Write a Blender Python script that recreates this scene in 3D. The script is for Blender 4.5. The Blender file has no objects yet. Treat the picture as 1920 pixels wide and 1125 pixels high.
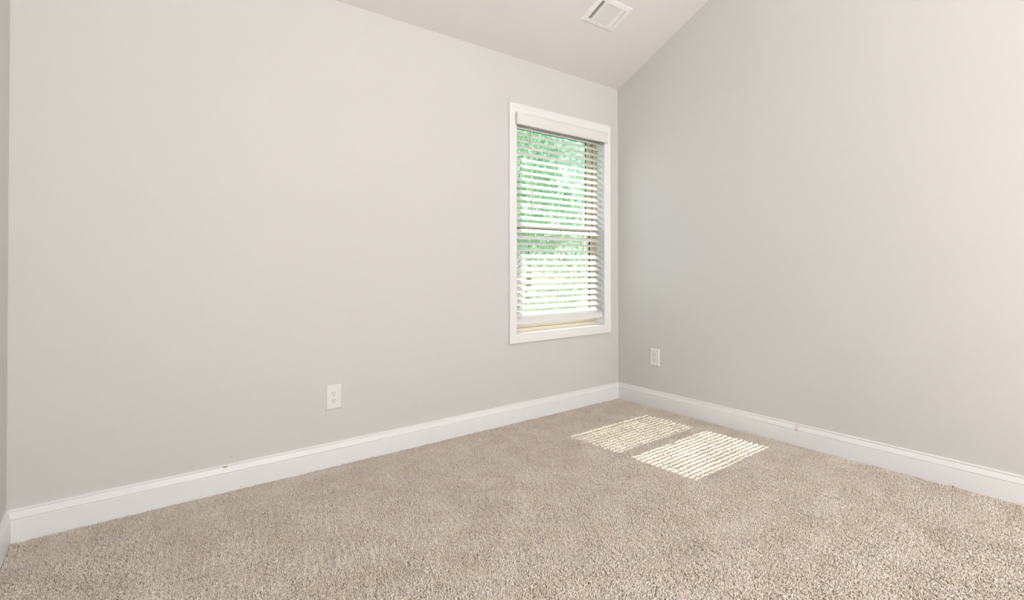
import bpy, bmesh, math, random
import numpy as np
from mathutils import Vector, Matrix

random.seed(7)
rng = np.random.default_rng(11)
S = bpy.context.scene
C = S.collection
D = bpy.data

# ------------------------------------------------------------------ view, light
YW, XR, XL = 2.674, 3.117, -0.336        # window wall, right wall, left wall
YF = -3.20                               # wall behind the camera
EAVE, SLOPE = 2.438, 0.488               # vaulted ceiling
RIDGE_Y = (YW + YF) / 2
RIDGE_Z = EAVE + SLOPE * (YW - RIDGE_Y)
PILE = 0.012                             # carpet pile stands on a backing 12 mm lower

cam_d = D.cameras.new('camera')
cam = D.objects.new('camera', cam_d)
C.objects.link(cam)
yaw, pitch, roll = 0.656008274, 0.00865983, -0.000733752
fwd = Vector((math.sin(yaw) * math.cos(pitch), math.cos(yaw) * math.cos(pitch), math.sin(pitch)))
r0 = Vector((math.cos(yaw), -math.sin(yaw), 0))
u0 = r0.cross(fwd)
rt = math.cos(roll) * r0 + math.sin(roll) * u0
up = -math.sin(roll) * r0 + math.cos(roll) * u0
m = Matrix((rt, up, -fwd)).transposed().to_4x4()
m.translation = (0, 0, 1.03967)
cam.matrix_world = m
cam_d.sensor_width = 36
cam_d.lens = 36 * 953.016 / 1920
cam_d.shift_y = (490.784 - 562.5) / 1920
cam_d.clip_start = 0.02
S.camera = cam

S.view_settings.view_transform = 'Standard'
S.view_settings.look = 'None'
S.view_settings.gamma = 1
S.view_settings.use_curve_mapping = False
S.view_settings.exposure = 0.07

SUN_E, SKY_E = 12.5, 0.40
world = D.worlds.new('sky')
S.world = world
world.use_nodes = True
wn = world.node_tree.nodes
sky = wn.new('ShaderNodeTexSky')
sky.sky_type = 'NISHITA'
sky.sun_disc = False
sky.sun_elevation = math.radians(54.5)
sky.sun_rotation = 0.0
wn['Background'].inputs['Strength'].default_value = SKY_E
world.node_tree.links.new(sky.outputs[0], wn['Background'].inputs['Color'])

sun_d = D.lights.new('sun', 'SUN')
sun_d.energy = SUN_E
sun_d.angle = math.radians(0.1)
sun_d.color = (1.0, 0.97, 0.90)
sun = D.objects.new('sun', sun_d)
C.objects.link(sun)
sun.rotation_euler = Vector((0.045, -1.0, -1.40)).to_track_quat('-Z', 'Y').to_euler()
sun.location = (2.5, 8, 9)


# ------------------------------------------------------------------ materials
def mat(name, color, rough=0.5, spec=0.5, build=None):
    M = D.materials.new(name)
    M.use_nodes = True
    nt = M.node_tree
    b = nt.nodes['Principled BSDF']
    b.inputs['Base Color'].default_value = (*color, 1)
    b.inputs['Roughness'].default_value = rough
    b.inputs['Specular IOR Level'].default_value = spec
    if build:
        build(nt, b)
    return M


def N(nt, kind, **kw):
    n = nt.nodes.new(kind)
    for k, v in kw.items():
        setattr(n, k, v)
    return n


def bump(nt, b, scale, strength, dist=0.001, detail=3):
    g = N(nt, 'ShaderNodeNewGeometry')
    t = N(nt, 'ShaderNodeTexNoise')
    t.inputs['Scale'].default_value = scale
    t.inputs['Detail'].default_value = detail
    bp = N(nt, 'ShaderNodeBump')
    bp.inputs['Strength'].default_value = strength
    bp.inputs['Distance'].default_value = dist
    nt.links.new(g.outputs['Position'], t.inputs['Vector'])
    nt.links.new(t.outputs['Fac'], bp.inputs['Height'])
    nt.links.new(bp.outputs['Normal'], b.inputs['Normal'])


def spots(nt, b, base, marks):
    """small stains with a place of their own: (centre, half-sizes, colour, strength)"""
    g = N(nt, 'ShaderNodeNewGeometry')
    nz = N(nt, 'ShaderNodeTexNoise')
    nz.inputs['Scale'].default_value = 260
    nt.links.new(g.outputs['Position'], nz.inputs['Vector'])
    col = None
    for c, h, colr, k in marks:
        sub = N(nt, 'ShaderNodeVectorMath', operation='SUBTRACT')
        sub.inputs[1].default_value = c
        nt.links.new(g.outputs['Position'], sub.inputs[0])
        div = N(nt, 'ShaderNodeVectorMath', operation='DIVIDE')
        div.inputs[1].default_value = h
        nt.links.new(sub.outputs[0], div.inputs[0])
        ln = N(nt, 'ShaderNodeVectorMath', operation='LENGTH')
        nt.links.new(div.outputs[0], ln.inputs[0])
        ad = N(nt, 'ShaderNodeMath', operation='ADD')
        nt.links.new(ln.outputs['Value'], ad.inputs[0])
        nt.links.new(nz.outputs['Fac'], ad.inputs[1])
        mr = N(nt, 'ShaderNodeMapRange')
        mr.inputs['From Min'].default_value = 1.0
        mr.inputs['From Max'].default_value = 1.6
        mr.inputs['To Min'].default_value = k
        mr.inputs['To Max'].default_value = 0
        nt.links.new(ad.outputs[0], mr.inputs['Value'])
        mx = N(nt, 'ShaderNodeMix', data_type='RGBA')
        mx.inputs['B'].default_value = (*colr, 1)
        mx.inputs['A'].default_value = (*base, 1)
        nt.links.new(mr.outputs[0], mx.inputs['Factor'])
        if col is not None:
            nt.links.new(col, mx.inputs['A'])
        col = mx.outputs['Result']
    nt.links.new(col, b.inputs['Base Color'])


WALL_C = (0.662, 0.655, 0.634)
TRIM_C = (0.865, 0.865, 0.865)


def wall_build(nt, b):
    bump(nt, b, 220, 0.08)
    spots(nt, b, WALL_C, [((3.058, YW, 0.139), (0.006, 0.02, 0.004), (0.18, 0.14, 0.11), 0.8),
                          ((0.410, YW, 0.156), (0.014, 0.02, 0.003), (0.45, 0.42, 0.42), 0.5)])


def trim_build(nt, b):
    bump(nt, b, 90, 0.04)
    spots(nt, b, TRIM_C, [((0.386, YW - 0.008, 0.116), (0.011, 0.02, 0.005), (0.50, 0.34, 0.22), 0.9),
                          ((0.450, YW - 0.014, 0.012), (0.004, 0.01, 0.004), (0.35, 0.32, 0.30), 0.7),
                          ((XR - 0.010, 1.335, 0.104), (0.03, 0.012, 0.016), (0.72, 0.62, 0.47), 0.75),
                          ((XR - 0.012, 1.335, 0.088), (0.03, 0.008, 0.004), (0.45, 0.40, 0.30), 0.7),
                          ((XR - 0.012, 1.326, 0.062), (0.03, 0.003, 0.018), (0.68, 0.64, 0.55), 0.5)])


M_wall = mat('greige wall paint', WALL_C, 0.62, 0.3, wall_build)
M_ceil = mat('flat ceiling paint', (0.765, 0.752, 0.735), 0.85, 0.2, lambda nt, b: bump(nt, b, 180, 0.08))
M_trim = mat('semi gloss white trim', TRIM_C, 0.38, 0.5, trim_build)
M_blind = mat('white faux wood', (0.80, 0.795, 0.785), 0.42, 0.4, lambda nt, b: bump(nt, b, 60, 0.03))
M_cord = mat('white cord', (0.80, 0.79, 0.76), 0.8, 0.2)
M_wand = mat('clear white wand', (0.86, 0.84, 0.81), 0.25, 0.5)
M_vinyl = mat('almond vinyl', (0.71, 0.63, 0.51), 0.4, 0.4, lambda nt, b: bump(nt, b, 70, 0.03))
M_track = mat('brown weatherstrip', (0.30, 0.20, 0.12), 0.8, 0.2)
M_gasket = mat('dark glazing gasket', (0.035, 0.04, 0.04), 0.6, 0.3)
M_plate = mat('white outlet plastic', (0.82, 0.82, 0.81), 0.28, 0.5)
M_slot = mat('outlet slot dark', (0.03, 0.03, 0.03), 0.7, 0.2)
M_screw = mat('painted screw', (0.70, 0.70, 0.68), 0.4, 0.5)
M_vent = mat('white enamel register', (0.87, 0.87, 0.865), 0.35, 0.5)
M_duct = mat('grey duct lining', (0.36, 0.36, 0.355), 0.6, 0.3)
M_red = mat('red lint', (0.50, 0.02, 0.05), 0.9, 0.1)
M_bark = mat('tree bark', (0.13, 0.095, 0.07), 0.9, 0.2, lambda nt, b: bump(nt, b, 20, 0.6, 0.02))
M_brick = mat('exterior siding', (0.55, 0.50, 0.42), 0.8, 0.2)


def carpet_color(nt, b, per_tuft):
    g = N(nt, 'ShaderNodeNewGeometry')
    n1 = N(nt, 'ShaderNodeTexNoise')
    n1.inputs['Scale'].default_value = 7.0
    n1.inputs['Detail'].default_value = 4
    nt.links.new(g.outputs['Position'], n1.inputs['Vector'])
    r1 = N(nt, 'ShaderNodeValToRGB')
    r1.color_ramp.elements[0].position = 0.36
    r1.color_ramp.elements[0].color = (0.87, 0.765, 0.655, 1)
    r1.color_ramp.elements[1].position = 0.62
    r1.color_ramp.elements[1].color = (0.945, 0.855, 0.76, 1)
    nt.links.new(n1.outputs['Fac'], r1.inputs['Fac'])
    out = r1.outputs['Color']
    if per_tuft:
        a = N(nt, 'ShaderNodeAttribute', attribute_name='yarn')
        mx = N(nt, 'ShaderNodeMix', data_type='RGBA', blend_type='MULTIPLY')
        mx.inputs['Factor'].default_value = 1.0
        nt.links.new(out, mx.inputs['A'])
        nt.links.new(a.outputs['Color'], mx.inputs['B'])
        out = mx.outputs['Result']
    nt.links.new(out, b.inputs['Base Color'])


def floor_build(nt, b):
    carpet_color(nt, b, False)
    bump(nt, b, 300, 0.6, 0.006)


M_floor = mat('carpet backing', (0.5, 0.42, 0.35), 0.95, 0.05, floor_build)
M_pile = mat('beige frieze yarn', (0.6, 0.5, 0.42), 0.95, 0.1, lambda nt, b: carpet_color(nt, b, True))


def glass_mat():
    M = D.materials.new('window glass')
    M.use_nodes = True
    nt = M.node_tree
    nt.nodes.clear()
    o = N(nt, 'ShaderNodeOutputMaterial')
    t = N(nt, 'ShaderNodeBsdfTransparent')
    t.inputs['Color'].default_value = (0.95, 0.985, 0.965, 1)
    g = N(nt, 'ShaderNodeBsdfGlossy')
    g.inputs['Roughness'].default_value = 0.02
    mx = N(nt, 'ShaderNodeMixShader')
    lw = N(nt, 'ShaderNodeLayerWeight')          # Schlick reflectance of a thin pane, the same from both sides
    lw.inputs['Blend'].default_value = 0.5
    pw = N(nt, 'ShaderNodeMath', operation='POWER')
    pw.inputs[1].default_value = 5
    ml = N(nt, 'ShaderNodeMath', operation='MULTIPLY_ADD')
    ml.inputs[1].default_value = 0.5
    ml.inputs[2].default_value = 0.035
    nt.links.new(lw.outputs['Facing'], pw.inputs[0])
    nt.links.new(pw.outputs[0], ml.inputs[0])
    nt.links.new(ml.outputs[0], mx.inputs[0])
    nt.links.new(t.outputs[0], mx.inputs[1])
    nt.links.new(g.outputs[0], mx.inputs[2])
    nt.links.new(mx.outputs[0], o.inputs[0])
    return M


def screen_mat():
    M = D.materials.new('grey insect mesh')
    M.use_nodes = True
    nt = M.node_tree
    nt.nodes.clear()
    o = N(nt, 'ShaderNodeOutputMaterial')
    t = N(nt, 'ShaderNodeBsdfTransparent')
    d = N(nt, 'ShaderNodeBsdfDiffuse')
    d.inputs['Color'].default_value = (0.62, 0.64, 0.62, 1)
    mx = N(nt, 'ShaderNodeMixShader')
    mx.inputs[0].default_value = 0.2
    nt.links.new(t.outputs[0], mx.inputs[1])
    nt.links.new(d.outputs[0], mx.inputs[2])
    nt.links.new(mx.outputs[0], o.inputs[0])
    return M


def leaf_mat(name, c0, c1):
    M = D.materials.new(name)
    M.use_nodes = True
    nt = M.node_tree
    nt.nodes.clear()
    o = N(nt, 'ShaderNodeOutputMaterial')
    g = N(nt, 'ShaderNodeNewGeometry')
    rp = N(nt, 'ShaderNodeValToRGB')
    rp.color_ramp.elements[0].color = (*c0, 1)
    rp.color_ramp.elements[1].color = (*c1, 1)
    nt.links.new(g.outputs['Random Per Island'], rp.inputs['Fac'])
    d = N(nt, 'ShaderNodeBsdfDiffuse')
    t = N(nt, 'ShaderNodeBsdfTranslucent')
    mx = N(nt, 'ShaderNodeMixShader')
    mx.inputs[0].default_value = 0.45
    nt.links.new(rp.outputs[0], d.inputs[0])
    nt.links.new(rp.outputs[0], t.inputs[0])
    nt.links.new(d.outputs[0], mx.inputs[1])
    nt.links.new(t.outputs[0], mx.inputs[2])
    nt.links.new(mx.outputs[0], o.inputs[0])
    return M


M_glass = glass_mat()
M_screen = screen_mat()
M_leaf_a = leaf_mat('fresh green leaves', (0.36, 0.54, 0.36), (0.74, 0.90, 0.64))
M_leaf_b = leaf_mat('blue green leaves', (0.36, 0.52, 0.40), (0.70, 0.86, 0.70))
M_leaf_c = leaf_mat('yellow green leaves', (0.46, 0.56, 0.34), (0.80, 0.86, 0.56))
M_grass = mat('lawn', (0.28, 0.40, 0.18), 0.9, 0.1, lambda nt, b: bump(nt, b, 30, 0.8, 0.03))


def fill_lamp_mat(strength):  # glow of the two added fill globes
    M = D.materials.new('added fill glow')
    M.use_nodes = True
    nt = M.node_tree
    nt.nodes.clear()
    o = N(nt, 'ShaderNodeOutputMaterial')
    e = N(nt, 'ShaderNodeEmission')
    e.inputs['Color'].default_value = (1.0, 0.985, 1.0, 1)
    e.inputs['Strength'].default_value = strength
    nt.links.new(e.outputs[0], o.inputs[0])
    return M


# ------------------------------------------------------------------ mesh helpers
def obj(name, bm, material, parent=None, smooth=False):
    me = D.meshes.new(name)
    bmesh.ops.recalc_face_normals(bm, faces=bm.faces)
    bm.to_mesh(me)
    bm.free()
    mats = material if isinstance(material, (list, tuple)) else [material]
    for x in mats:
        me.materials.append(x)
    if smooth:
        me.polygons.foreach_set('use_smooth', [True] * len(me.polygons))
    o = D.objects.new(name, me)
    C.objects.link(o)
    if parent:
        o.parent = parent
        o.matrix_parent_inverse = Matrix.Translation(parent.location).inverted() if parent.parent is None and parent.rotation_euler == bpy_zero else Matrix()
    return o


bpy_zero = D.objects.new('zero', None).rotation_euler.copy()
D.objects.remove(D.objects['zero'])


def struct(o):
    o['kind'] = 'structure'
    return o


def thing(name, label, cat, loc, group=None):
    o = D.objects.new(name, None)
    C.objects.link(o)
    o.location = loc
    o.empty_display_size = 0.05
    o['label'], o['category'] = label, cat
    if group:
        o['group'] = group
    return o


def add_box(bm, a, b, bevel=0.0, mi=0):
    x0, y0, z0 = a
    x1, y1, z1 = b
    tmp = bmesh.new()
    vs = [tmp.verts.new(p) for p in [(x0, y0, z0), (x1, y0, z0), (x1, y1, z0), (x0, y1, z0),
                                     (x0, y0, z1), (x1, y0, z1), (x1, y1, z1), (x0, y1, z1)]]
    for f in [(3, 2, 1, 0), (4, 5, 6, 7), (0, 1, 5, 4), (1, 2, 6, 5), (2, 3, 7, 6), (3, 0, 4, 7)]:
        tmp.faces.new([vs[i] for i in f])
    if bevel:
        bmesh.ops.bevel(tmp, geom=list(tmp.edges), offset=bevel, segments=2, affect='EDGES', profile=0.6)
    merge(bm, tmp, mi)


def merge(bm, tmp, mi=0):
    mp = {v: bm.verts.new(v.co) for v in tmp.verts}
    for f in tmp.faces:
        nf = bm.faces.new([mp[v] for v in f.verts])
        nf.material_index = mi
    tmp.free()


def box(a, b, bevel=0.0):
    bm = bmesh.new()
    add_box(bm, a, b, bevel)
    return bm


def add_prism(bm, pts, x0, x1, axis, mi=0):
    """extrude a closed 2D outline; axis 'x': pts are (y,z); 'y': (x,z); 'z': (x,y)"""
    def P(t, p):
        return {'x': (t, p[0], p[1]), 'y': (p[0], t, p[1]), 'z': (p[0], p[1], t)}[axis]
    A = [bm.verts.new(P(x0, p)) for p in pts]
    B = [bm.verts.new(P(x1, p)) for p in pts]
    n = len(pts)
    fs = [bm.faces.new(A), bm.faces.new(B[::-1])]
    for i in range(n):
        fs.append(bm.faces.new((A[i], A[(i + 1) % n], B[(i + 1) % n], B[i])))
    for f in fs:
        f.material_index = mi


def add_tube(bm, p0, p1, r, seg=10, r1=None):
    p0, p1 = Vector(p0), Vector(p1)
    q = (p1 - p0).to_track_quat('Z', 'Y')
    r1 = r if r1 is None else r1
    A = [bm.verts.new(p0 + q @ Vector((r * math.cos(t), r * math.sin(t), 0))) for t in np.linspace(0, 2 * math.pi, seg, endpoint=False)]
    B = [bm.verts.new(p1 + q @ Vector((r1 * math.cos(t), r1 * math.sin(t), 0))) for t in np.linspace(0, 2 * math.pi, seg, endpoint=False)]
    bm.faces.new(A[::-1])
    bm.faces.new(B)
    for i in range(seg):
        bm.faces.new((A[i], A[(i + 1) % seg], B[(i + 1) % seg], B[i]))


def sweep_rect(x0, x1, z0, z1, prof, y0):
    """mitred frame round a rectangle of the window wall; prof = (outward from the opening, towards the room)"""
    bm = bmesh.new()
    rings = []
    for o, d in prof:
        rings.append([bm.verts.new((x, y0 - d, z)) for x, z in
                      ((x0 - o, z0 - o), (x1 + o, z0 - o), (x1 + o, z1 + o), (x0 - o, z1 + o))])
    n = len(rings)
    for i in range(n):
        a, b = rings[i], rings[(i + 1) % n]
        for k in range(4):
            bm.faces.new((a[k], a[(k + 1) % 4], b[(k + 1) % 4], b[k]))
    return bm


# ------------------------------------------------------------------ room shell
WT = 0.16                                     # outside wall thickness
OX0, OX1, OZ0, OZ1 = 2.088, 2.953, 0.585, 2.068   # window opening
struct(obj('floor', box((XL - 0.1, YF - 0.1, -0.15), (XR + 0.1, YW + WT, -PILE)), M_floor))

bm = bmesh.new()
HM = 0.016                                    # rough opening is wider than the lined one
for a, b in [((XL - 0.1, -PILE, ), (OX0 - HM, EAVE)), ((OX1 + HM, -PILE), (XR + 0.1, EAVE)),
             ((OX0 - HM, -PILE), (OX1 + HM, OZ0 - HM)), ((OX0 - HM, OZ1 + HM), (OX1 + HM, EAVE))]:
    add_box(bm, (a[0], YW, a[1]), (b[0], YW + WT, b[1]))
struct(obj('wall_back', bm, M_wall))


def gable(x0, x1, name):
    bm = bmesh.new()
    add_prism(bm, [(YF, -PILE), (YW, -PILE), (YW, EAVE), (RIDGE_Y, RIDGE_Z), (YF, EAVE)], x0, x1, 'x')
    return struct(obj(name, bm, M_wall))


gable(XL - 0.1, XL, 'wall_left')
gable(XR, XR + 0.1, 'wall_right')
struct(obj('wall_front', box((XL - 0.1, YF - 0.1, -PILE), (XR + 0.1, YF, EAVE)), M_wall))

T = 0.12
OV = 0.36                                     # eaves overhang outside
bm = bmesh.new()
ze = EAVE - SLOPE * OV
add_prism(bm, [(YW + OV, ze), (RIDGE_Y, RIDGE_Z), (YF - OV, ze), (YF - OV, ze + T), (RIDGE_Y, RIDGE_Z + T), (YW + OV, ze + T)],
          XL - 0.3, XR + 0.3, 'x')
struct(obj('ceiling', bm, M_ceil))

# baseboards: profile (off the wall, height)
BP = [(0, 0.1258), (0.0055, 0.1256), (0.0072, 0.1235), (0.0072, 0.1190), (0.0040, 0.1182), (0.0040, 0.1166), (0.0068, 0.1156),
      (0.0085, 0.1085), (0.0122, 0.0935), (0.0128, 0.0910), (0.0090, 0.0902), (0.0090, 0.0884), (0.0132, 0.0876), (0.0140, 0.0860),
      (0.0140, -PILE), (0, -PILE)]


def baseboard(name, runs):
    """runs: list of (start, end, inward normal); each run ends in a mitre (m) or a square joint"""
    bm = bmesh.new()
    for p0, p1, nrm, m0, m1 in runs:
        p0, p1, nrm = Vector(p0), Vector(p1), Vector(nrm)
        d = (p1 - p0).normalized()
        A = [bm.verts.new((*(p0 + nrm * t + d * (t if m0 else 0)), z)) for t, z in BP]
        B = [bm.verts.new((*(p1 + nrm * t - d * (t if m1 else 0)), z)) for t, z in BP]
        n = len(BP)
        bm.faces.new(A)
        bm.faces.new(B[::-1])
        for i in range(n):
            bm.faces.new((A[i], A[(i + 1) % n], B[(i + 1) % n], B[i]))
    return struct(obj(name, bm, M_trim))


baseboard('baseboard_back', [((XL, YW), (0.4500, YW), (0, -1), 1, 0), ((0.4502, YW), (XR, YW), (0, -1), 0, 1)])
baseboard('baseboard_right', [((XR, YW), (XR, 1.3302), (-1, 0), 1, 0), ((XR - 0.0002, 1.3299), (XR - 0.0002, YF), (-1, 0), 0, 1)])
baseboard('baseboard_left', [((XL, YF), (XL, YW), (1, 0), 1, 1)])
baseboard('baseboard_front', [((XR, YF), (XL, YF), (0, 1), 1, 1)])

# ------------------------------------------------------------------ carpet pile
def carpet_pile():
    x0, x1, y0, y1 = XL + 0.0145, XR - 0.0145, -0.15, YW - 0.0145
    sp = 0.0040
    gx, gy = np.meshgrid(np.arange(x0, x1, sp), np.arange(y0, y1, sp))
    px = gx.ravel() + rng.uniform(-0.45, 0.45, gx.size) * sp
    py = gy.ravel() + rng.uniform(-0.45, 0.45, gx.size) * sp
    keep = (px * math.sin(yaw) + py * math.cos(yaw) > 1.15) & (px > x0) & (px < x1) & (py < y1)
    px, py = px[keep], py[keep]
    n = len(px)

    def field(seed, wl, k=10):
        r = np.random.default_rng(seed)
        f = np.zeros(n)
        for _ in range(k):
            a = r.uniform(0, 2 * math.pi)
            w = 2 * math.pi / (wl * r.uniform(0.6, 1.7))
            f += np.sin(w * (px * math.cos(a) + py * math.sin(a)) + r.uniform(0, 6.3))
        return f / math.sqrt(k / 2)
    # pile leans in patches (foot and vacuum marks), with strands going their own way
    ang = 1.2 * field(1, 0.5) + rng.normal(0, 1.6, n)
    lean = np.clip(0.0050 + 0.0008 * field(2, 0.25) + rng.normal(0, 0.0022, n), 0.0005, 0.011)
    hgt = np.clip(0.0138 + 0.0012 * field(3, 0.03) + 0.0006 * field(5, 0.2) + rng.normal(0, 0.0009, n), 0.008, 0.019)
    rad = rng.uniform(0.0016, 0.0024, n)
    lx, ly = np.cos(ang) * lean, np.sin(ang) * lean
    # keep the strands off the baseboards
    fx, fy = np.clip(px + lx * 1.5, x0 + 0.001, x1 - 0.001), np.minimum(py + ly * 1.5, y1 - 0.001)
    lx, ly = (fx - px) / 1.5, (fy - py) / 1.5
    rings = [(0.0, 0.0, 1.0), (0.35, 0.62, 1.25), (1.0, 0.92, 1.15)]
    V = np.zeros((n, 10, 3), np.float32)
    tw = rng.uniform(0, 6.3, n)
    for k, (s, h, rr) in enumerate(rings):
        cx, cy, cz = px + lx * s, py + ly * s, -PILE + hgt * h
        for j in range(3):
            t = tw + k * 0.7 + j * 2.0944
            V[:, k * 3 + j, 0] = cx + np.cos(t) * rad * rr
            V[:, k * 3 + j, 1] = cy + np.sin(t) * rad * rr
            V[:, k * 3 + j, 2] = cz
    V[:, 9, 0], V[:, 9, 1], V[:, 9, 2] = px + lx * 1.5, py + ly * 1.5, -PILE + hgt
    V[:, :, 0] = np.clip(V[:, :, 0], x0, x1)
    V[:, :, 1] = np.minimum(V[:, :, 1], y1)
    tri = []
    for k in range(2):
        for j in range(3):
            a, b = k * 3 + j, k * 3 + (j + 1) % 3
            tri += [(a, b, b + 3), (a, b + 3, a + 3)]
    for j in range(3):
        tri.append((6 + j, 6 + (j + 1) % 3, 9))
    tri = np.array(tri)
    F = (tri[None] + (np.arange(n) * 10)[:, None, None]).reshape(-1, 3)
    me = D.meshes.new('carpet_pile')
    me.vertices.add(n * 10)
    me.vertices.foreach_set('co', V.ravel())
    me.loops.add(F.size)
    me.loops.foreach_set('vertex_index', F.ravel().astype(np.int32))
    me.polygons.add(len(F))
    me.polygons.foreach_set('loop_start', np.arange(0, F.size, 3, dtype=np.int32))
    me.update(calc_edges=True)
    me.polygons.foreach_set('use_smooth', np.ones(len(F), dtype=bool))
    # every strand is dyed a little differently
    shade = np.clip(rng.normal(1.0, 0.06, n) - 0.25 * (rng.random(n) < 0.04), 0.6, 1.25)
    warm = rng.normal(0, 0.02, n)
    col = np.ones((n, 10, 4), np.float32)
    col[:, :, 0] = (shade * (1 + warm))[:, None]
    col[:, :, 1] = shade[:, None]
    col[:, :, 2] = (shade * (1 - warm))[:, None]
    at = me.attributes.new('yarn', 'FLOAT_COLOR', 'POINT')
    at.data.foreach_set('color', col.ravel())
    me.materials.append(M_pile)
    o = D.objects.new('carpet_pile', me)
    C.objects.link(o)
    o['kind'] = 'stuff'
    o['label'] = 'beige frieze carpet pile covering the floor'
    o['category'] = 'carpet'


carpet_pile()

# ------------------------------------------------------------------ window
win = D.objects.new('window_1', None)
C.objects.link(win)
win.location = ((OX0 + OX1) / 2, YW, OZ0)
struct(win)
CW = 0.060
casing_prof = [(-0.004, 0), (-0.004, 0.0100), (-0.0025, 0.0115), (0.012, 0.0118), (0.026, 0.0132), (0.034, 0.0150), (0.0365, 0.0138), (0.039, 0.0155),
               (0.046, 0.0175), (0.0485, 0.0160), (0.051, 0.0182), (0.056, 0.0185), (0.0585, 0.0170), (CW, 0.0145), (CW, 0)]
obj('casing', sweep_rect(OX0, OX1, OZ0, OZ1, casing_prof, YW), M_trim, win)
JD = 0.070                                    # white jamb depth
FD0, FD1 = YW + JD, YW + WT + 0.012           # vinyl frame
obj('jamb', sweep_rect(OX0, OX1, OZ0, OZ1, [(0, 0), (0, -JD), (0.0165, -JD), (0.0165, 0.001)], YW), M_trim, win)
FW = 0.026
bm = sweep_rect(OX0, OX1, OZ0, OZ1, [(-FW, -JD), (-FW, -(FD1 - YW)), (0.018, -(FD1 - YW)), (0.018, -JD)], YW)
fx0, fx1, fz0, fz1 = OX0 + FW, OX1 - FW, OZ0 + FW, OZ1 - FW
# ribs of the sash tracks
for yy in (YW + JD + 0.004, YW + JD + 0.040, YW + JD + 0.078):
    add_box(bm, (fx0, yy, fz0), (fx0 + 0.006, yy + 0.006, fz1))
    add_box(bm, (fx1 - 0.006, yy, fz0), (fx1, yy + 0.006, fz1))
frame = obj('vinyl_frame', bm, M_vinyl, win)
bm = bmesh.new()
for yy in (YW + JD + 0.017, YW + JD + 0.029):
    add_box(bm, (fx0 - 0.001, yy, fz0), (fx0 + 0.0035, yy + 0.004, fz1))
    add_box(bm, (fx1 - 0.0035, yy, fz0), (fx1 + 0.001, yy + 0.004, fz1))
obj('weatherstrip', bm, M_track, frame)
ZM = 1.325


def sash(name, z0, z1, y0, rails):
    st, th = 0.032, 0.028
    bm = bmesh.new()
    x0, x1 = fx0 + 0.002, fx1 - 0.002
    add_box(bm, (x0, y0, z0), (x0 + st, y0 + th, z1), 0.002)
    add_box(bm, (x1 - st, y0, z0), (x1, y0 + th, z1), 0.002)
    add_box(bm, (x0 + st, y0 + 0.001, z0), (x1 - st, y0 + th - 0.001, z0 + rails[0]), 0.002)
    add_box(bm, (x0 + st, y0 + 0.001, z1 - rails[1]), (x1 - st, y0 + th - 0.001, z1), 0.002)
    s = obj(name, bm, M_vinyl, win)
    gx0, gx1, gz0, gz1 = x0 + st, x1 - st, z0 + rails[0], z1 - rails[1]
    bm = bmesh.new()
    g = 0.005
    for a, b in [((gx0, gz0), (gx0 + g, gz1)), ((gx1 - g, gz0), (gx1, gz1)), ((gx0 + g, gz0), (gx1 - g, gz0 + g)), ((gx0 + g, gz1 - g), (gx1 - g, gz1))]:
        add_box(bm, (a[0], y0 + 0.007, a[1]), (b[0], y0 + 0.021, b[1]))
    sub = obj('gasket', bm, M_gasket, s)
    sub.matrix_parent_inverse = s.matrix_parent_inverse.copy()
    sub2 = obj('pane', box((gx0, y0 + 0.012, gz0), (gx1, y0 + 0.016, gz1)), M_glass, s)
    sub.parent = sub2.parent = s
    fixp(sub), fixp(sub2)
    return s


def fixp(o):
    """keep a child, built in room coordinates, where it stands"""
    bpy.context.view_layer.update()
    o.matrix_parent_inverse = o.parent.matrix_world.inverted()


fixp(D.objects['weatherstrip'])
sash('upper_sash', ZM - 0.018, fz1 - 0.001, YW + JD + 0.048, (0.036, 0.030))
ls = sash('lower_sash', fz0 + 0.001, ZM + 0.018, YW + JD + 0.010, (0.045, 0.036))
bm = bmesh.new()
add_box(bm, (2.495, YW + JD + 0.012, ZM + 0.018), (2.550, YW + JD + 0.036, ZM + 0.026), 0.002)
add_box(bm, (2.515, YW + JD + 0.004, ZM + 0.026), (2.530, YW + JD + 0.032, ZM + 0.034), 0.002)
lk = obj('sash_lock', bm, M_vinyl, ls)
fixp(lk)
bm = bmesh.new()
sy = FD1 - 0.006
add_box(bm, (fx0 + 0.012, sy, fz0 + 0.012), (fx1 - 0.012, sy + 0.0006, ZM))
obj('insect_screen', bm, M_screen, win)

# ------------------------------------------------------------------ venetian blind
BY = YW + 0.018                               # centre of the slats
BX0, BX1 = OX0 + 0.007, OX1 - 0.007
blind = thing('window_blind', 'white two inch venetian blind with tilted slats hung in the window', 'blind', ((OX0 + OX1) / 2, BY, OZ1))
HZ0 = 1.976
obj('headrail', box((BX0, YW - 0.010, HZ0 + 0.020), (BX1, YW + 0.046, OZ1 - 0.002), 0.002), M_blind, blind)
bm = bmesh.new()
VX0, VX1 = OX0 - 0.009, OX1 + 0.018
VY = YW - 0.034
add_prism(bm, [(VY, 1.990), (VY, 2.056), (VY + 0.003, 2.061), (VY + 0.005, 2.066), (VY + 0.012, 2.066), (VY + 0.012, 1.986), (VY + 0.004, 1.986)], VX0, VX1, 'x')
add_box(bm, (VX0, VY + 0.012, 1.986), (VX0 + 0.008, YW - 0.019, 2.066))
add_box(bm, (VX1 - 0.008, VY + 0.012, 1.986), (VX1, YW - 0.019, 2.066))
obj('valance', bm, M_blind, blind)

NS = 30
Z_TOP, Z_BOT = 1.980, 0.712
W_S, T_S = 0.046, 0.0024


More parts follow.
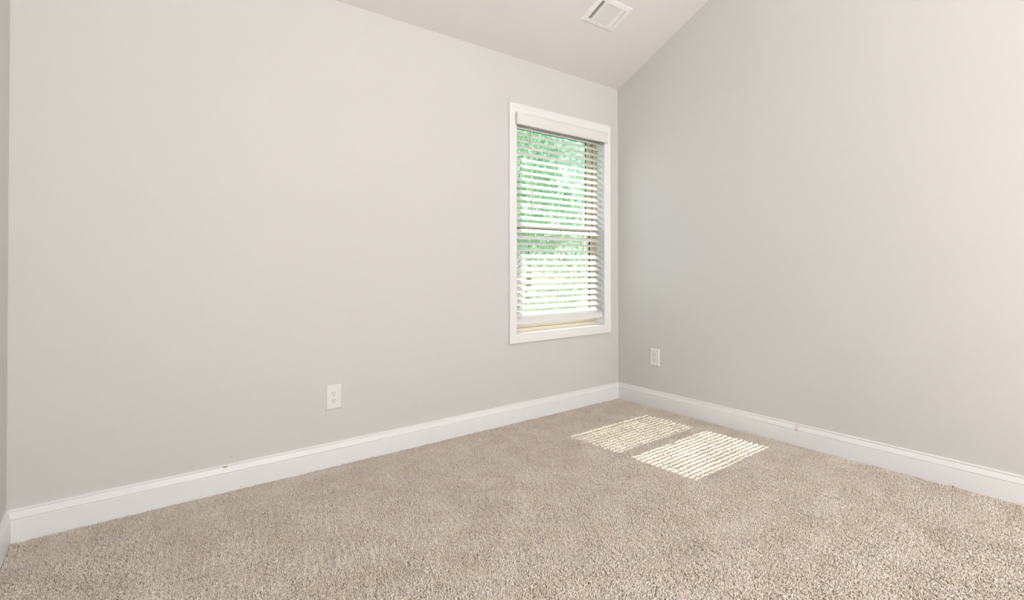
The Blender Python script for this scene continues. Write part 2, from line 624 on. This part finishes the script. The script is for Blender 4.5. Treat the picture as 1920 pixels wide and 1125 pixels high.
def slat_bm(theta, sag, yaw_, seedv):
    bm = bmesh.new()
    K = 6
    top, bot = [], []
    for i in range(K + 1):
        s = (i / K - 0.5) * W_S
        cr = 0.0016 * (1 - (2 * i / K - 1) ** 2)
        top.append((s, cr + T_S / 2))
        bot.append((s, cr - T_S / 2))
    outline = top + bot[::-1]
    ct, st = math.cos(theta), math.sin(theta)
    xs = np.linspace(BX0, BX1, 9)
    rings = []
    for x in xs:
        u = (x - BX0) / (BX1 - BX0)
        dz = -sag * (1 - (2 * u - 1) ** 2) + yaw_ * (u - 0.5)
        rings.append([bm.verts.new((x - (BX0 + BX1) / 2, s * ct - h * st, s * st + h * ct + dz)) for s, h in outline])
    n = len(outline)
    for a, b in zip(rings, rings[1:]):
        for i in range(n):
            bm.faces.new((a[i], a[(i + 1) % n], b[(i + 1) % n], b[i]))
    bm.faces.new(rings[0])
    bm.faces.new(rings[-1][::-1])
    return bm


ladder_x = (2.214, 2.515, 2.800)
for i in range(NS):
    f = i / (NS - 1)
    th = math.radians(40.0 - 2.5 * f + random.uniform(-1.2, 1.2))
    z = Z_TOP + (Z_BOT - Z_TOP) * f
    if i == 18:
        th = math.radians(22)
    if i == 19:
        th = math.radians(20)
    o = obj('slat', slat_bm(th, random.uniform(0.000, 0.0012), random.uniform(-0.001, 0.001), i), M_blind, blind)
    o.matrix_parent_inverse = Matrix.Translation((0, 0, 0))
    o.location = Vector(((BX0 + BX1) / 2, BY, z)) - Vector(blind.location)
    for p in o.data.polygons:
        p.use_smooth = len(p.vertices) == 4
# bottom rail
bm = slat_bm(0, 0, 0, 0)
bm.free()
bm = bmesh.new()
add_prism(bm, [(-0.026, -0.007), (-0.024, -0.008), (0.024, -0.008), (0.026, -0.006), (0.026, 0.006), (0.023, 0.008), (-0.023, 0.008), (-0.026, 0.006)], BX0, BX1, 'x')
th = math.radians(62)
bmesh.ops.rotate(bm, verts=bm.verts, cent=(0, 0, 0), matrix=Matrix.Rotation(th, 3, 'X'))
bmesh.ops.translate(bm, verts=bm.verts, vec=(0, BY, 0.668))
obj('bottom_rail', bm, M_blind, blind)
for lx in ladder_x:
    for sgn in (-1, 1):
        bm = bmesh.new()
        prev = (lx, BY + sgn * 0.020, HZ0 + 0.022)
        for i in range(NS):
            f = i / (NS - 1)
            t2 = math.radians(40.0 - 2.5 * f)
            cur = (lx, BY + sgn * (0.0262 * math.cos(t2) + 0.0012), Z_TOP + (Z_BOT - Z_TOP) * f + sgn * 0.0262 * math.sin(t2))
            add_tube(bm, prev, cur, 0.0008, 5)
            prev = cur
        add_tube(bm, prev, (lx, BY + sgn * 0.013, 0.668 + sgn * 0.0215), 0.0008, 5)
        obj('ladder_cord', bm, M_cord, blind)
    bm = bmesh.new()
    add_tube(bm, (lx + 0.016, BY + 0.030, HZ0 + 0.022), (lx + 0.016, BY + 0.030, 0.668), 0.0008, 5)
    obj('lift_cord', bm, M_cord, blind)
bm = bmesh.new()
WX, WY = 2.212, YW - 0.0265
add_tube(bm, (WX, WY + 0.006, 1.958), (WX, WY, 1.415), 0.0042, 8)
add_tube(bm, (WX, WY, 1.430), (WX, WY, 1.405), 0.0055, 8)
wd = obj('tilt_wand', bm, M_wand, blind, True)
bm = bmesh.new()
add_tube(bm, (WX, WY + 0.014, 2.016), (WX, WY + 0.006, 1.950), 0.0015, 6)
hk = obj('hook', bm, M_wand, wd)
fixp(hk)

# ------------------------------------------------------------------ wall outlets
def outlet(loc, rotz, label):
    """duplex receptacle; local -Y faces the room"""
    t = thing('wall_outlet', label, 'outlet', loc, 'white duplex wall outlets')
    t.rotation_euler = (0, 0, rotz)
    W, H, th = 0.081, 0.126, 0.0062

    def part(name, bm, m, parent=t, smooth=False):
        o = obj(name, bm, m, parent, smooth)
        o.matrix_parent_inverse = Matrix()
        return o
    bm = bmesh.new()
    prof = [(0.0, 0.0), (0.0, 0.0018), (0.004, th), (0.0055, th + 0.0002)]
    rings = []
    for ins, d in prof:
        rings.append([bm.verts.new((x, -d, z)) for x, z in ((-W / 2 + ins, -H / 2 + ins), (W / 2 - ins, -H / 2 + ins), (W / 2 - ins, H / 2 - ins), (-W / 2 + ins, H / 2 - ins))])
    for a, b in zip(rings, rings[1:]):
        for k in range(4):
            bm.faces.new((a[k], a[(k + 1) % 4], b[(k + 1) % 4], b[k]))
    bm.faces.new(rings[-1])
    bm.faces.new(rings[0][::-1])
    part('cover_plate', bm, M_plate)
    for s in (1, -1):
        zc = s * 0.0195
        bm = bmesh.new()
        pts = []
        for k in range(32):
            a = 2 * math.pi * k / 32
            pts.append((0.0172 * math.cos(a), zc + max(-0.0140, min(0.0140, 0.0172 * math.sin(a)))))
        add_prism(bm, pts, -(th + 0.0018), -(th - 0.001), 'y')
        rc = part('receptacle', bm, M_plate)
        y = -(th + 0.0019)
        for dx, hh in ((-0.0063, 0.0090), (0.0063, 0.0075)):
            part('slot', box((dx - 0.0011, y, zc + 0.0035 - hh / 2), (dx + 0.0011, y + 0.0012, zc + 0.0035 + hh / 2)), M_slot, rc)
        bm = bmesh.new()
        add_tube(bm, (0, y, zc - 0.0072), (0, y + 0.0012, zc - 0.0072), 0.0025, 12)
        part('ground_hole', bm, M_slot, rc)
    bm = bmesh.new()
    add_tube(bm, (0, -(th + 0.0012), 0), (0, -(th - 0.001), 0), 0.0030, 14)
    part('screw', bm, M_screw)
    return t


outlet((0.883, YW, 0.359), 0, 'white duplex outlet on the window wall, low above the left baseboard')
outlet((XR, 2.326, 0.369), -math.pi / 2, 'white duplex outlet on the right wall, just right of the room corner')

# ------------------------------------------------------------------ ceiling vent (lies on the slope)
nrm = Vector((0, -SLOPE, -1)).normalized()    # faces down into the room
ey = Vector((0, -1, SLOPE)).normalized()      # up the slope
ex = Vector((1, 0, 0))
vc = Vector((2.472, 2.209, 0))
vc.z = EAVE + SLOPE * (YW - vc.y)
vent = thing('ceiling_vent', 'white metal air vent on the sloped ceiling above the window', 'vent', vc)
Mv = Matrix((ex, ey, nrm)).transposed()       # columns: along x, up the slope, into the room


def vpart(name, bm, m, parent=vent):
    for v in bm.verts:
        v.co = Mv @ v.co
    o = obj(name, bm, m, parent)
    o.matrix_parent_inverse = Matrix()
    return o


VW, VH = 0.297, 0.198
ix0, ix1, iy0, iy1 = -0.112, 0.112, -0.069, 0.069
bm = bmesh.new()
rings = []
for (w, h), d in [((VW / 2, VH / 2), 0.0), ((VW / 2, VH / 2), 0.002), ((VW / 2 - 0.004, VH / 2 - 0.004), 0.0055), ((0.118, 0.075), 0.0085), ((0.112, 0.069), 0.0085), ((0.112, 0.069), -0.002)]:
    rings.append([bm.verts.new((x, y, d)) for x, y in ((-w, -h), (w, -h), (w, h), (-w, h))])
for a, b in zip(rings, rings[1:]):
    for k in range(4):
        bm.faces.new((a[k], a[(k + 1) % 4], b[(k + 1) % 4], b[k]))
# bars between the three banks
for xb in (-0.076, 0.074):
    add_box(bm, (xb - 0.006, iy0, -0.001), (xb + 0.006, iy1, 0.0085))
vpart('frame', bm, M_vent)
vpart('damper_back', box((ix0, iy0, -0.001), (ix1, iy1, 0.0005)), M_duct)
NL = 13
for k in range(NL):
    yc = iy0 + (k + 0.5) * (iy1 - iy0) / NL
    bm = bmesh.new()
    add_box(bm, (-0.070, -0.0039, -0.0006), (0.068, 0.0039, 0.0006))
    bmesh.ops.rotate(bm, verts=bm.verts, cent=(0, 0, 0), matrix=Matrix.Rotation(math.radians(-32), 3, 'X'))
    bmesh.ops.translate(bm, verts=bm.verts, vec=(0, yc, 0.0052))
    vpart('louver', bm, M_vent)
for xs, ang in (((-0.103, -0.093, -0.086), 55), ((0.086, 0.095, 0.104), -35)):
    for xc in xs:
        bm = bmesh.new()
        add_box(bm, (-0.0042, iy0, -0.0006), (0.0042, iy1, 0.0006))
        bmesh.ops.rotate(bm, verts=bm.verts, cent=(0, 0, 0), matrix=Matrix.Rotation(math.radians(ang), 3, 'Y'))
        bmesh.ops.translate(bm, verts=bm.verts, vec=(xc, 0, 0.0045))
        vpart('side_louver', bm, M_vent)

# ------------------------------------------------------------------ scrap on the carpet
bm = bmesh.new()
pts = [(-0.006, -0.0025, 0.001), (0.001, -0.0035, 0.004), (0.007, 0.000, 0.001), (0.003, 0.003, 0.005), (-0.004, 0.003, 0.003)]
vs = [bm.verts.new(p) for p in pts]
top = bm.verts.new((0.001, 0, 0.0075))
low = bm.verts.new((0.0, 0, -0.001))
for i in range(5):
    bm.faces.new((vs[i], vs[(i + 1) % 5], top))
    bm.faces.new((vs[(i + 1) % 5], vs[i], low))
bmesh.ops.rotate(bm, verts=bm.verts, cent=(0, 0, 0), matrix=Matrix.Rotation(math.radians(80), 3, 'Z'))
o = obj('lint_scrap', bm, M_red)
o.location = (XR - 0.021, 0.635, 0.001)
o['label'] = 'tiny red scrap on the carpet edge against the right baseboard'
o['category'] = 'scrap'

# ------------------------------------------------------------------ added fill lamps, unseen behind the camera
LP = Vector((0.75, RIDGE_Y - 1.80, 0))  # invented pendant, added to brighten walls and carpet
LP.z = EAVE + SLOPE * (LP.y - YF)
lamp = thing('added_ceiling_fill', 'added unseen round ceiling fill light hanging from the vaulted ceiling', 'ceiling fill light', LP)
bm = bmesh.new()
add_tube(bm, LP + Vector((0, 0, 0.04)), LP - Vector((0, 0, 0.05)), 0.07, 24)
add_tube(bm, LP - Vector((0, 0, 0.05)), LP - Vector((0, 0, 0.30)), 0.012, 12)
obj('canopy', bm, M_vent, lamp)
bm = bmesh.new()
bmesh.ops.create_uvsphere(bm, u_segments=32, v_segments=18, radius=0.17)
bmesh.ops.translate(bm, verts=bm.verts, vec=LP - Vector((0, 0, 0.46)))
obj('fill_globe', bm, fill_lamp_mat(112.0), lamp, True)

FP = Vector((1.60, -2.75, -PILE))  # invented standing globe, added to even out the room light
fl = thing('added_floor_fill', 'added unseen white floor fill light with a round opal glass globe standing on the carpet', 'floor fill light', FP)
bm = bmesh.new()
add_tube(bm, FP, FP + Vector((0, 0, 0.03)), 0.15, 32, 0.13)
obj('base', bm, M_vent, fl)
bm = bmesh.new()
add_tube(bm, FP + Vector((0, 0, 0.03)), FP + Vector((0, 0, 1.31)), 0.012, 12)
obj('pole', bm, M_vent, fl)
bm = bmesh.new()
bmesh.ops.create_uvsphere(bm, u_segments=32, v_segments=18, radius=0.20)
bmesh.ops.translate(bm, verts=bm.verts, vec=FP + Vector((0, 0, 1.50)))
obj('fill_globe', bm, fill_lamp_mat(48.0), fl, True)

# ------------------------------------------------------------------ outdoors
GZ = -0.55
struct(obj('ground', box((-12, YW + WT + 0.2, GZ - 0.2), (32, 34, GZ)), M_grass))


def tree(name, label, x, y, trunk_h, blobs, material, nleaf, leaf, seed, cat):
    r = np.random.default_rng(seed)
    t = thing(name, label, cat, (x, y, GZ), 'greenery outside the window')
    bm = bmesh.new()
    p = Vector((x, y, GZ - 0.05))
    rad = 0.05 + trunk_h * 0.022
    for k in range(5):
        q = p + Vector((r.uniform(-0.08, 0.08), r.uniform(-0.08, 0.08), trunk_h / 5))
        add_tube(bm, p, q, rad, 10, rad * 0.85)
        rad *= 0.85
        p = q
    for bx, by, bz, br in blobs:
        add_tube(bm, p - Vector((0, 0, trunk_h * 0.25)), Vector((bx, by, bz)), rad * 0.7, 7, rad * 0.2)
    obj('trunk', bm, M_bark, t)
    vol = np.array([b[3] ** 2 for b in blobs])
    pick = r.choice(len(blobs), nleaf, p=vol / vol.sum())
    d = r.normal(size=(nleaf, 3))
    d /= np.linalg.norm(d, axis=1)[:, None]
    rr = r.uniform(0.45, 1.05, nleaf) ** 0.6
    B = np.array(blobs)
    c = B[pick, :3] + d * (rr * B[pick, 3])[:, None] * np.array([1, 1, 0.85])
    c[:, 2] = np.maximum(c[:, 2], GZ + 0.1)
    a = r.normal(size=(nleaf, 3))
    a[:, 2] -= 0.5
    a /= np.linalg.norm(a, axis=1)[:, None]
    b = np.cross(a, r.normal(size=(nleaf, 3)))
    b /= np.linalg.norm(b, axis=1)[:, None]
    nn = np.cross(a, b)
    s = (leaf * r.uniform(0.6, 1.3, nleaf))[:, None]
    V = np.stack([c - a * s, c + b * s * 0.45 - a * s * 0.1, c + a * s, c - b * s * 0.45 - a * s * 0.1, c + nn * s * 0.12], 1)
    F = np.array([(0, 1, 4), (1, 2, 4), (2, 3, 4), (3, 0, 4)])
    F = (F[None] + (np.arange(nleaf) * 5)[:, None, None]).reshape(-1, 3)
    me = D.meshes.new('foliage')
    me.vertices.add(nleaf * 5)
    me.vertices.foreach_set('co', V.astype(np.float32).ravel())
    me.loops.add(F.size)
    me.loops.foreach_set('vertex_index', F.ravel().astype(np.int32))
    me.polygons.add(len(F))
    me.polygons.foreach_set('loop_start', np.arange(0, F.size, 3, dtype=np.int32))
    me.update(calc_edges=True)
    me.materials.append(material)
    o = D.objects.new('foliage', me)
    C.objects.link(o)
    o.parent = t
    o.matrix_parent_inverse = Matrix.Translation(t.location).inverted()
    return t


tree('tree', 'fresh green tree seen through the upper left of the window', 6.4, 8.3, 2.6,
     [(6.1, 8.1, 3.2, 1.1), (6.9, 8.6, 3.5, 1.0), (6.3, 8.4, 4.4, 1.0), (6.8, 8.0, 2.1, 0.9), (6.0, 8.3, 1.7, 0.8)], M_leaf_a, 5600, 0.085, 1, 'tree')
tree('tree', 'paler blue green tree seen through the upper right of the window', 9.5, 8.4, 2.6,
     [(9.2, 8.2, 3.1, 1.1), (10.0, 8.6, 3.4, 1.1), (9.4, 8.8, 4.4, 1.0), (9.1, 8.2, 1.7, 1.0), (10.0, 8.3, 1.8, 0.9)], M_leaf_b, 5600, 0.085, 2, 'tree')
tree('shrub', 'low yellow green shrub seen through the lower left of the window', 5.2, 5.9, 0.5,
     [(5.1, 5.9, 0.0, 0.55), (5.4, 6.0, 0.3, 0.5), (5.2, 5.7, -0.2, 0.5)], M_leaf_c, 2400, 0.05, 3, 'shrub')
tree('shrub', 'low green shrub seen through the lower right of the window', 6.9, 5.9, 0.5,
     [(6.7, 5.9, 0.0, 0.55), (7.1, 6.0, 0.3, 0.5), (6.9, 5.7, -0.2, 0.5)], M_leaf_a, 2400, 0.05, 4, 'shrub')
tree('tree', 'tall tree standing behind the other greenery outside the window', 11.5, 14.0, 3.5,
     [(9.5, 13.5, 2.0, 1.8), (11.2, 14.0, 2.4, 2.0), (13.2, 13.7, 2.2, 2.0), (10.3, 14.0, 4.6, 2.0), (12.4, 14.0, 4.9, 2.0), (14.5, 13.5, 4.2, 1.8), (13.6, 13.1, 0.6, 1.3)], M_leaf_a, 8000, 0.12, 5, 'tree')
